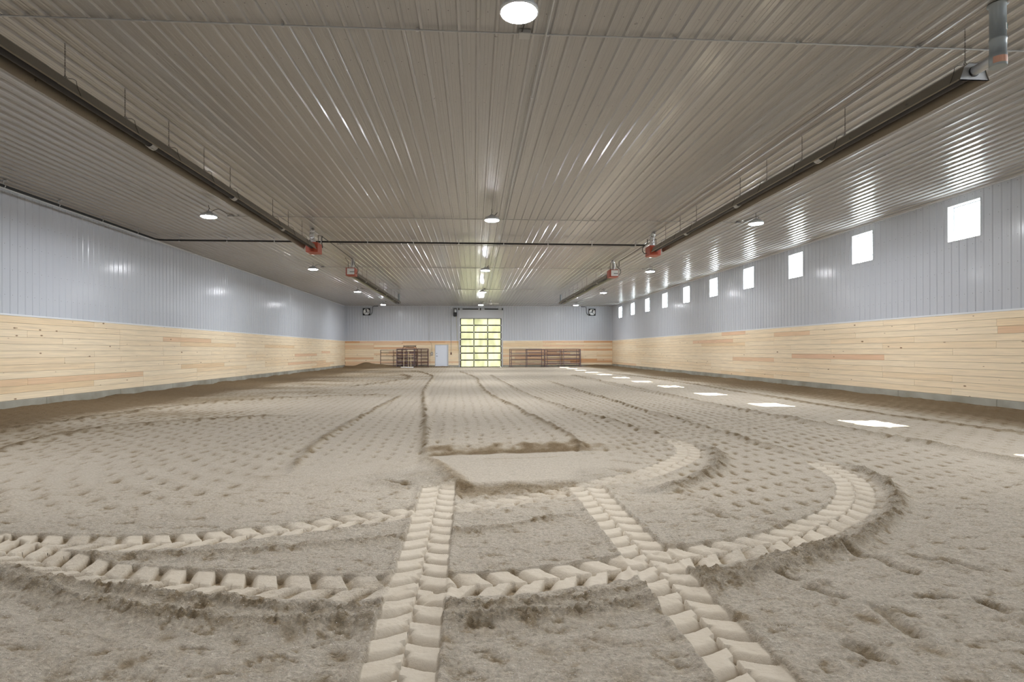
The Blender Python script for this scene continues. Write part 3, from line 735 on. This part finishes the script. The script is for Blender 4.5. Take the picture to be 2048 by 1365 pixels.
for s_ in (-1, 1):
    b.box(s_*(W_/2+.07)-.05, -.06, .0, s_*(W_/2+.07)+.05, .02, ZC-.3)
b.build('track', M['galv'], t)
b = MB()
for s_ in (-1, 1): b.lathe([(0, -.07), (.05, -.07), (.05, .03), (0, .03)], (s_*(W_/2+.03), -.03, .10), 14, 'y')
b.build('roller', M['galv'], t)
MB().box(-W_/2-.12, -.03, DZ1, W_/2+.12, .03, ZC-.33).build('header_panel', M['grey_paint'], t)
MB().tube([(-W_/2-.1, -.16, 5.06), (W_/2+.1, -.16, 5.06)], .016, 10).build('spring_shaft', M['galv'], t)
for (a_, b_) in ((-W_/2+.22, -.22), (.32, W_/2-.28)):
    p = []; n = 34
    MB().tube([(a_+(b_-a_)*i/n, -.16, 5.06) for i in range(n+1)], .045, 14, rs=[.045 if i % 2 else .050 for i in range(n+1)]).build('torsion_spring', M['black'], t)
b = MB()
for x_ in (-W_/2-.09, -.02, W_/2+.09): b.box(x_-.05, -.2, 4.97, x_+.05, .0, 5.15, .01)
b.build('spring_bracket', M['dark_steel'], t)

# ------------------------------------------------------------------ high-bay lamps
def make_lamp():
    t = empty('high_bay_light')
    prof = [(0, .16), (.05, .16), (.06, .13), (.10, .12), (.13, .085), (.185, .07), (.205, .045), (.21, .012), (.20, .0), (.19, .006), (0, .01)]
    b = MB().lathe(prof, (0, 0, 0), 36)
    for k_ in range(18):
        a = 2*math.pi*k_/18; c_, s_ = math.cos(a), math.sin(a)
        b.tube([(c_*.07, s_*.07, .115), (c_*.19, s_*.19, .072)], .006, 4)
    b.build('housing', M['lamp_body'], t)
    MB().lathe([(0, -.022), (.10, -.019), (.16, -.010), (.193, .004)], (0, 0, 0), 36).build('diffuser', M['diffuser'], t)
    p = [(0, 0, .16), (0, 0, .20), (.012, .02, .23), (0, .01, .28), (0, 0, ZC-5.0-.02)]
    MB().tube(p, .006, 8).build('hanger_hook', M['dark_steel'], t)
    MB().tube([(.05, 0, .13), (.12, .05, .2), (.16, .2, .27), (.13, .6, .30), (.10, .90, .295)], .007, 8).build('power_cord', M['dark_steel'], t)
    return t


lamp0 = make_lamp(); first = True
names = ['front-most', 'second', 'third', 'fourth', 'farthest']
for ci, (lx, cn) in enumerate(((-7.08, 'left'), (.48, 'middle'), (8.0, 'right'))):
    for ri, ly in enumerate((5.95, 15.45, 25.1, 34.45, 43.9)):
        if first: o = lamp0; first = False
        else: o = copy_tree(lamp0)
        o.location = (lx, ly, 5.0); o.rotation_euler = (0, 0, 0)
        place = ['nearest the viewer, large and glaring' if cn == 'middle' else 'nearest the viewer', 'second from the front', 'third from the front', 'fourth from the front', 'closest to the far wall'][ri]
        tag(o, 'round white ceiling light in the %s row, %s' % (cn, place), 'ceiling light', 'round high-bay lights')

for lx in (-7.08, .48, 8.0):      # the row over and behind the viewer
    o = copy_tree(lamp0); o.location = (lx, -3.6, 5.0)
    tag(o, 'round white ceiling light behind the viewer, %s row' % {-7.08: 'left', .48: 'middle', 8.0: 'right'}[lx], 'ceiling light', 'round high-bay lights')

# ------------------------------------------------------------------ conduits
def conduit(pts, label, r=.011, clips=1.6, boxes=()):
    t = empty('electrical_conduit', pts[0]); o0 = Vector(pts[0])
    loc = [Vector(p)-o0 for p in pts]
    MB().tube(loc, r, 8).build('tube', M['conduit'], t)
    for p, q_ in zip(loc, loc[1:]):
        L = (q_-p).length; n = int(L/clips)
        for i in range(1, n+1):
            c = p+(q_-p)*(i/(n+1)); MB().box(c.x-.016, c.y-.016, c.z-r-.003, c.x+.016, c.y+.016, c.z+.02).build('clip', M['galv'], t)
    for c in boxes:
        c = Vector(c)-o0; MB().box(c.x-.07, c.y-.07, c.z-.03, c.x+.07, c.y+.07, c.z+.025, .006).build('junction_box', M['conduit'], t)
    return tag(t, label, 'conduit', 'ceiling conduits')


cz = ZC-.032
for yy, lb in ((6.87, 'thin metal conduit crossing the ceiling nearest the viewer'), (16.62, 'thin conduit crossing the ceiling just behind the second row of lights'),
               (26.4, 'thin conduit crossing the ceiling just behind the third row of lights'), (35.6, 'thin conduit crossing the ceiling behind the fourth row of lights'), (44.95, 'thin conduit crossing the ceiling close to the far wall')):
    ends = (-7.08, 8.14) if yy > 7 else (-7.08, 10.5)
    conduit([(ends[0], yy, cz), (ends[1], yy, cz)], lb, boxes=[(-7.0, yy, cz), (.62, yy, cz), (8.05, yy, cz)])
conduit([(-4.9, 20.75, cz), (5.93, 20.75, cz)], 'thin conduit crossing the ceiling just beyond the black gas pipe', boxes=[(-4.9, 20.75, cz), (.88, 20.75, cz), (5.93, 20.75, cz)])
conduit([(.88, YF+.1, cz-.024), (.88, 40.3, cz-.024)], 'long dark conduit running the length of the ceiling near its middle', .014, 3.0)
conduit([(8.18, 2, cz-.024), (8.18, 45, cz-.024)], 'long dark conduit running along the right side of the ceiling', .012, 3.0)
conduit([(-4.88, 18.7, cz-.024), (-4.88, 24.2, cz-.024)], 'short conduit between the two left heaters', .011, 2.0)
conduit([(5.93, 18.7, cz-.024), (5.93, 23.75, cz-.024)], 'short conduit between the two right heaters', .011, 2.0)

# ------------------------------------------------------------------ gas pipe
t = empty('gas_pipe', (XL+.48, YF+.2, ZC-.15)); o0 = Vector(t.location); pz = ZC-.15
L = lambda x, y, z: Vector((x, y, z))-o0
MB().tube([L(-10.69, YF+.2, pz), L(-10.69, 10, pz), L(-10.69, 19.5, pz), L(-10.60, 19.66, pz), L(-10.4, 19.7, pz), L(0, 19.74, pz), L(6.12, 19.78, pz)], .030, 12).build('main_pipe', M['black_pipe'], t)
for xs, s_ in ((-5.0, 1), (6.12, -1)):
    MB().tube([L(xs, 18.75, pz-.02), L(xs, 19.75, pz), L(xs, 23.4, pz+.0)], .013, 8).tube([L(xs, 18.75, pz-.02), L(xs, 18.75, 4.95), L(xs+.02, 18.75, 4.80)], .013, 8).tube([L(xs, 23.4, pz), L(xs, 23.42, 4.95)], .013, 8).build('branch_pipe', M['black_pipe'], t)
q0 = -10.69
for y_ in [YF+1+1.68*i for i in range(15)]: MB().box(q0-.08-o0.x, y_-.02-o0.y, ZC-.035-o0.z, q0+.08-o0.x, y_+.02-o0.y, ZC-.018-o0.z).tube([L(q0, y_, ZC-.03), L(q0, y_, pz)], .009, 6).lathe([(.040, -.014), (.040, .014)], L(q0, y_, pz), 14, 'y').build('hanger', M['galv'], t)
for x_ in [-10.0+1.575*i for i in range(11)]:
    y_ = 19.72; MB().box(x_-.08-o0.x, y_-.02-o0.y, ZC-.035-o0.z, x_+.08-o0.x, y_+.02-o0.y, ZC-.018-o0.z).tube([L(x_, y_, ZC-.03), L(x_, y_, pz)], .010, 6).box(x_-.013-o0.x, y_-.04-o0.y, pz-.04-o0.z, x_+.013-o0.x, y_+.04-o0.y, pz+.02-o0.z).build('hanger', M['galv'], t)
tag(t, 'black iron gas pipe running along the left ceiling edge, then across', 'pipe')

# ------------------------------------------------------------------ infrared tube heaters
def heater(xc, ybox, yend, label, chain_ys, vent, hose_side, z=4.74):
    """burner box at ybox; reflector runs from the box to yend"""
    d = 1 if yend > ybox else -1; t = empty('tube_heater', (xc, ybox, z)); Ln = abs(yend-ybox)
    y_ = lambda s_: d*s_
    th = .004
    prof = [(-.205, -.10), (-.19, -.108), (-.135, .045), (-.065, .10), (.065, .10), (.135, .045), (.19, -.108), (.205, -.10)]
    inner = [(-.203, -.105), (-.187, -.114), (-.131, .041), (-.063, .095), (.063, .095), (.131, .041), (.187, -.114), (.203, -.105)]
    ya, yb = sorted((y_(.42), y_(Ln)))
    b = MB(); n = len(prof)
    segs = max(2, int((yb-ya)/2.4)); 
    for i in range(segs):
        a0 = ya+(yb-ya)*i/segs-(.03 if i else 0); a1 = ya+(yb-ya)*(i+1)/segs; off = .003*(i % 2)
        v = [(x, a, zz+off) for a in (a0, a1) for x, zz in prof]+[(x, a, zz+off) for a in (a0, a1) for x, zz in inner]
        f = [(k_, k_+1, n+k_+1, n+k_) for k_ in range(n-1)]+[(2*n+k_+1, 2*n+k_, 3*n+k_, 3*n+k_+1) for k_ in range(n-1)]
        f += [(k_, 2*n+k_, 2*n+k_+1, k_+1) for k_ in range(n-1)]+[(n+k_, n+k_+1, 3*n+k_+1, 3*n+k_) for k_ in range(n-1)]
        b.add(v, f)
    b.build('reflector', M['reflector'], t)
    # end cap plates at the far end
    cap = MB(); ye = y_(Ln-.01)
    cap.add([(x, ye, zz) for x, zz in prof], [tuple(range(n))]); cap.add([(x, ye-d*.01, zz) for x, zz in prof], [tuple(reversed(range(n)))])
    cap.build('end_cap', M['galv'], t)
    MB().tube([(0, y_(.2), -.005), (0, y_(Ln+.0), -.005)], .062, 16).build('emitter_tube', M['tube'], t)
    k_ = 3.0
    while k_ < Ln-.6:
        MB().lathe([(.062, -.07), (.072, -.07), (.072, .07), (.062, .07)], (0, y_(k_), -.005), 16, 'y').box(-.02, y_(k_)-.06, -.085, .02, y_(k_)+.06, -.06, .004).build('tube_coupling', M['galv'], t); k_ += 3.05
    bx = MB(); y0, y1 = sorted((y_(-.24), y_(.26))); bx.box(-.19, y0, -.17, .19, y1, .15, .012)
    bo = bx.build('burner_box', M['red'], t)
    fy = y_(-.245); bb = MB(); f0, f1 = sorted((fy, fy-d*.006)); bb.box(-.13, f0, -.13, .17, f1, .12); bb.build('rating_label', M['label_white'], bo)
    f0, f1 = sorted((fy-d*.006, fy-d*.010)); MB().box(-.02, f0, -.035, .17, f1, -.010).build('label_print', M['dark_steel'], bo)
    # flexible foil air intake up to the ceiling
    n = 26; pts = [(.05*math.sin(i/n*3)*hose_side, y_(.0)+d*.12*(i/n), .15+(ZC-z-.16)*i/n) for i in range(n+1)]
    fo = MB().tube(pts, .075, 18, rs=[.070+.007*(i % 2)+.003*math.sin(i*2.1) for i in range(n+1)])
    rd = random.Random(int(xc*10+ybox)); fo.v = [(a+rd.uniform(-.005, .005), b_+rd.uniform(-.005, .005), c) for a, b_, c in fo.v]
    fo.smooth = [False]*len(fo.smooth); fo.build('air_intake', M['foil'], t)
    # gas hose loop
    s_ = hose_side; MB().tube([(s_*.19, y_(-.05), -.06), (s_*.25, y_(-.12), -.07), (s_*.31, y_(-.16), .02), (s_*.30, y_(-.18), .14), (s_*.20, y_(-.16), .24), (s_*.15, y_(-.12), .30), (s_*.15, y_(-.12), ZC-z-.18)], .013, 8).build('gas_hose', M['black'], t)
    b = MB()
    b.tube([(s_*-.12, y_(-.05), .14), (s_*-.12, y_(-.05), .42)], .010, 6).tube([(s_*-.12, y_(-.05), .42), (s_*-.12, y_(-.6), .50)], .010, 6)
    b.build('power_cable', M['dark_steel'], t)
    for cy in chain_ys:
        c = cy-ybox; ch = MB(); top_, bot = ZC-z-.02, .15; nl = int((top_-bot)/.034)
        for i in range(nl):
            zc = bot+.017+i*(top_-bot)/nl; h = .020
            if i % 2: ch.tube([(-.006, c, zc-h), (.006, c, zc-h), (.006, c, zc+h), (-.006, c, zc+h), (-.006, c, zc-h)], .0024, 4, False)
            else: ch.tube([(0, c-.006, zc-h), (0, c+.006, zc-h), (0, c+.006, zc+h), (0, c-.006, zc+h), (0, c-.006, zc-h)], .0024, 4, False)
        ch.tube([(-.02, c, bot), (0, c, bot+.018), (.02, c, bot), (0, c, bot-.018), (-.02, c, bot)], .004, 6, False)
        ch.tube([(0, c, bot-.012), (-.10, c, .125), (-.135, c, .10), (-.15, c, .02), (-.20, c, -.11)], .0035, 6).tube([(0, c, bot-.012), (.10, c, .125), (.135, c, .10), (.15, c, .02), (.20, c, -.11)], .0035, 6)
        ch.build('hanging_chain', M['dark_steel'], t)
    if vent == 'near':
        ye = y_(Ln)
        v = MB().tube([(0, ye-d*.02, .0), (0, ye+d*.12, .0), (-.03, ye+d*.30, .0)], .056, 18).build('elbow_pipe', M['galv'], t)
        vx, vy = -.03, ye+d*.33
        MB().lathe([(0, -.12), (.080, -.12), (.084, -.12), (.084, .02), (.079, .022), (.079, .17), (.083, .172), (.083, .20), (.078, .202), (.078, ZC-z-.03), (.10, ZC-z-.02), (.10, ZC-z-.012)], (vx, vy, 0), 28).build('vent_pipe', M['vent'], t)
        vp = kids(t)[-1]
        def wrap(a0, a1, z0, z1, r, mt, nm):
            m_ = 10; vs = []
            for i in range(m_+1):
                a = a0+(a1-a0)*i/m_
                for rr in (r, r+.0015):
                    for zz in (z0, z1): vs.append((vx+rr*math.cos(a), vy+rr*math.sin(a), zz))
            f = []
            for i in range(m_):
                a, b_ = i*4, i*4+4; f += [(a+2, b_+2, b_+3, a+3), (a, a+1, b_+1, b_), (a+1, a+3, b_+3, b_+1), (a, b_, b_+2, a+2)]
            f += [(0, 2, 3, 1), (m_*4, m_*4+1, m_*4+3, m_*4+2)]
            o_ = MB().add(vs, f).build(nm, mt, vp); return o_
        wrap(R(195), R(300), -.095, -.02, .0845, M['label_orange'], 'orange_label')
        wrap(R(285), R(318), .27, .345, .0785, M['label_white'], 'white_label')
        wrap(R(300), R(316), .285, .335, .080, M['label_teal'], 'label_print')
    elif vent == 'far':
        ye = y_(Ln)
        MB().tube([(0, ye-.02, 0), (0, ye+d*.10, 0)], .055, 14).lathe([(0, -.12), (.062, -.12), (.062, ZC-z-.02)], (0, ye+d*.14, 0), 16).build('vent_pipe', M['vent'], t)
    return tag(t, label, 'heater', 'ceiling tube heaters')


hy = [8.67, 9.86, 11.1, 12.25, 14.75, 15.95, 17.2]
heater(-5.17, 18.45, 1.6, 'long tube heater with red burner box hanging on the near left', [2.6, 3.8, 5.0, 6.2, 7.45]+hy, None, -1)
heater(5.98, 18.45, 6.32, 'long tube heater with red burner box and grey vent pipe, near right', [6.45]+hy, 'near', -1)
hy2 = [26.2, 27.3, 29.6, 30.9, 32.3, 33.7, 35.2, 36.7, 38.0]
heater(-5.17, 23.95, 38.6, 'farther tube heater with red burner box on the left', hy2, 'far', 1)
heater(5.98, 23.95, 38.6, 'farther tube heater with red burner box on the right', hy2, 'far', 1)

# ------------------------------------------------------------------ things on the far wall
def wall_fan(x, label, side, blade):
    t = empty('wall_fan', (x, YB-.02, 4.81)); s_ = .31
    b = MB(); b.box(-s_, -.06, -s_, -s_+.05, 0, s_, .006); b.box(s_-.05, -.06, -s_, s_, 0, s_, .006); b.box(-s_+.05, -.06, -s_, s_-.05, 0, -s_+.05, .006); b.box(-s_+.05, -.06, s_-.05, s_-.05, 0, s_, .006)
    for a in (45, 135, 225, 315):
        ca, sa = math.cos(R(a)), math.sin(R(a)); b.add([(ca*.27-sa*.12, -.05, sa*.27+ca*.12), (ca*.27+sa*.12, -.05, sa*.27-ca*.12), (ca*.37, -.05, sa*.37)], [(0, 1, 2), (2, 1, 0)])
    b.build('frame', M['black'], t)
    MB().lathe([(0, -.03), (.255, -.03), (.262, -.045), (.27, -.03), (.27, -.005)], (0, 0, 0), 32, 'y').build('shroud', M['white_plastic'], t)
    for k_ in range(3):
        a = R(blade+120*k_); vs = []
        for rr, w0, yy in ((.05, .03, -.05), (.14, .055, -.06), (.22, .065, -.055)):
            for s2 in (-1, 1): vs.append((math.cos(a)*rr-math.sin(a)*w0*s2, yy+.012*s2, math.sin(a)*rr+math.cos(a)*w0*s2))
        MB().add(vs, [(0, 2, 3, 1), (2, 4, 5, 3), (1, 3, 2, 0), (3, 5, 4, 2)]).build('blade', M['grey_paint'] if k_ else M['black'], t)
    MB().lathe([(0, -.09), (.05, -.085), (.06, -.05), (.06, -.03)], (0, 0, 0), 18, 'y').build('hub', M['black'], t)
    z1 = ZC-4.81-.05
    MB().tube([(side*.31, -.03, -.26), (side*.42, -.03, -.20), (side*.5, -.03, -.02), (side*.51, -.03, .3), (side*.55, -.03, z1), (side*.75, -.03, z1), (side*.98, -.03, z1)], .022, 8).build('power_cable', M['black'], t)
    tag(t, label, 'fan', 'square wall fans')


wall_fan(-9.30, 'black square wall fan high on the far wall, left corner', 1, 100)
wall_fan(10.36, 'black square wall fan high on the far wall, right side', -1, 70)

t = empty('door_opener', (-1.70, YB, 4.45)); b = MB().box(-.16, -.26, .0, .16, -.02, .30, .02); b.build('drive_box', M['black'], t)
MB().lathe([(0, 0), (.10, 0), (.11, .02), (.11, .27), (.09, .30), (0, .30)], (.0, -.16, .32), 20).build('motor', M['galv'], t)
MB().box(-.14, -.05, -.05, .14, -.02, .68).build('mounting_plate', M['black'], t)
MB().tube([(.1, -.15, .05), (.14, -.12, -.6), (.19, -.1, -2.2), (.36, -.08, -3.3), (.38, -.08, -4.1)], .010, 6).build('pull_chain', M['yellow_rope'], t)
tag(t, 'black motor box mounted beside the top left of the overhead door', 'door opener')

t = empty('wall_switch', (-2.06, YB-.03, 1.17)); MB().box(-.05, -.06, -.08, .05, 0, .12, .008).build('switch_box', M['rust'], t)
MB().tube([(0, -.02, .12), (0, -.02, 2.0), (0, -.02, 4.0)], .013, 8).build('cable', M['conduit'], t)
MB().lathe([(0, -.05), (.05, -.04), (.05, 0)], (0, -.01, 3.98), 14, 'y').build('sensor_head', M['white_plastic'], t)
tag(t, 'small red control box on a thin cable between white door and overhead door', 'switch')

t = empty('cord_reel', (-3.72, YB-.03, 1.18)); b = MB()
for k_ in range(4):
    r_ = .085+.012*k_; b.tube([(math.cos(a)*r_*.8, -.02-.012*k_, math.sin(a)*r_*1.35) for a in np.linspace(0, 2*math.pi, 20)], .008, 6, False)
b.build('coil', M['conduit'], t); MB().tube([(0, -.02, .14), (.01, -.02, .7), (-.08, -.02, .95), (-.25, -.02, 1.12)], .006, 6).build('cord', M['dark_steel'], t)
MB().box(-.04, -.05, -.02, .04, 0, .05, .006).build('bracket', M['white_plastic'], t)
tag(t, 'coiled cord hanging on the boards just left of the white door', 'cord')

# paddle fan on the ceiling in front of the overhead door
t = empty('ceiling_fan', (1.23, 43.2, 5.06))
MB().lathe([(0, -.07), (.09, -.06), (.13, 0), (.10, .07), (.03, .09), (.02, .10), (.02, .24), (.06, .25), (.06, .262)], (0, 0, 0), 24).build('motor_housing', M['white_plastic'], t)
for k_ in range(3):
    a = R(4+120*k_); ca, sa = math.cos(a), math.sin(a)
    MB().tube([(ca*.1, sa*.1, 0), (ca*.22, sa*.22, 0)], .012, 6).add([(ca*r_-sa*w_, sa*r_+ca*w_, zz) for r_, w_, zz in ((.2, -.05, .012), (.2, .05, -.012), (.62, .06, -.012), (.62, -.06, .012), (.2, -.05, .004), (.2, .05, -.02), (.62, .06, -.02), (.62, -.06, .004))], [(0, 1, 2, 3), (7, 6, 5, 4), (0, 4, 5, 1), (1, 5, 6, 2), (2, 6, 7, 3), (3, 7, 4, 0)]).build('blade', M['white_plastic'], t)
tag(t, 'white paddle fan under the ceiling just before the overhead door', 'ceiling fan')

# ------------------------------------------------------------------ corral panels leaning on the far boards
def panel(x0, x1, h, y, rails, posts, label, material, lean=.06, legs=True, rail_r=.019, arch=False, group='corral panels stacked against the far wall'):
    t = empty('corral_panel', ((x0+x1)/2, y, 0.0)); w = x1-x0; P = lambda x, z: (x, lean*z/h*1.6, z+.02)
    for x_ in (-w/2, w/2):
        MB().tube([P(x_, .0), P(x_, h)], .027, 8).build('end_post', material, t)
    for x_ in posts: MB().tube([P(x_-((x0+x1)/2), .12), P(x_-((x0+x1)/2), h)], .02, 8).build('upright', material, t)
    for z_ in rails: MB().tube([P(-w/2, z_), P(w/2, z_)], rail_r, 8).build('rail', material, t)
    if legs:
        for x_ in (-w/2, w/2): MB().tube([(x_-.12, -.005, .022), (x_+.12, -.005, .022)], .02, 8).build('foot', material, t)
    return tag(t, label, 'corral panel', group)


yw = YB-.28
def rl(h, n, z0=.18): return [z0+(h-z0-.01)*i/(n-1) for i in range(n)]


panel(-8.05, -5.9, 1.50, yw-.22, [.17, .36, .62, .98, 1.30, 1.49], [-6.98, -6.2], 'open pale-gapped gate panel at the far left end of the left stack', M['rust'])
panel(-6.72, -4.02, 1.60, yw+.05, rl(1.60, 6), [-5.2], 'brown rail panel at the back of the left stack', M['rust'])
panel(-6.68, -4.05, 1.57, yw-.13, [.2, .4, .72, 1.0, 1.28, 1.56], [-5.1, -4.6], 'brown rail panel in the middle of the left stack', M['rust_purple'])
panel(-6.66, -5.20, 1.58, yw-.31, [.22, .5, .85, 1.2, 1.57], [-5.8], 'short wide-barred panel in front of the left stack', M['rust_purple'], rail_r=.035)
panel(-4.90, -4.0, 1.60, yw-.36, [.3, .42, .62, .9, 1.15, 1.45, 1.59], [-4.6], 'narrow panel at the right end of the left stack, beside the cord', M['rust'])
# arched walk-through gate
t = empty('arched_gate', (-5.62, yw+.17, 0)); b = MB()
for x_ in (-.66, .60): b.tube([(x_, .03, .02), (x_, .05, 1.52)], .027, 8)
MB().tube([(-.66, .05, 1.52), (-.52, .05, 1.80), (.50, .05, 1.80), (.62, .05, 1.52)], .017, 8).tube([(-.42, .05, 1.55), (-.30, .05, 1.72), (.36, .05, 1.72), (.50, .05, 1.55)], .015, 8).build('arch', M['rust'], t)
MB().tube([(-.56, .05, 1.88), (.58, .05, 1.88)], .017, 8).tube([(-.5, .05, 1.80), (-.5, .05, 1.88)], .018, 6).tube([(.5, .05, 1.80), (.5, .05, 1.88)], .018, 6).build('top_rail', M['rust'], t)
b.build('frame', M['rust'], t); MB().tube([(-.66, .05, .3), (.6, .05, .3)], .02, 8).build('rail', M['rust'], t)
tag(t, 'tall arched gate frame rising behind the left stack of panels', 'gate')
panel(3.03, 5.85, 1.55, yw-.02, rl(1.55, 5, .27), [4.55], 'maroon panel leaning nearest the overhead door on its right', M['rust_purple'])
panel(4.45, 6.05, 1.52, yw-.22, [.28, .6, .95, 1.25, 1.51], [], 'short panel overlapping the middle of the right row', M['rust_purple'])
panel(3.15, 7.42, 1.50, yw-.42, [.28, .63, .98, 1.16, 1.47], [4.52, 6.1], 'long front panel bridging the gap in the right row', M['rust_purple'], rail_r=.017)
panel(6.15, 9.15, 1.53, yw-.02, [.28, .45, .62, .95, 1.25, 1.52], [7.6], 'brown panel at the back of the right end stack', M['rust'])
panel(6.30, 9.20, 1.50, yw-.22, [.3, .66, 1.02, 1.34], [7.45, 8.9], 'pale-railed panel in front of the right end stack', M['rust_purple'], rail_r=.032)
panel(7.72, 9.2, 1.52, yw-.42, [.28, .7, 1.05, 1.51], [], 'short panel at the right-hand end of the right row', M['rust_purple'])
# three pale posts on white feet
for i, (x_, h_, lb) in enumerate(((-6.03, 1.45, 'left of the three'), (-5.62, 1.40, 'middle one of the three'), (-5.40, 1.15, 'shorter right one of the three'))):
    t = empty('jump_standard', (x_, yw-.62-.14*i, 0)); MB().box(-.022, -.02, .06, .022, .02, h_, .004).build('post', M['pale_wood'], t)
    MB().box(-.26, -.05, .008, .22, .05, .075, .01).build('foot', M['white_plastic'], t)
    tag(t, 'pale wooden post on a white foot, %s, before left stack' % lb, 'jump standard', 'pale posts before the left stack')
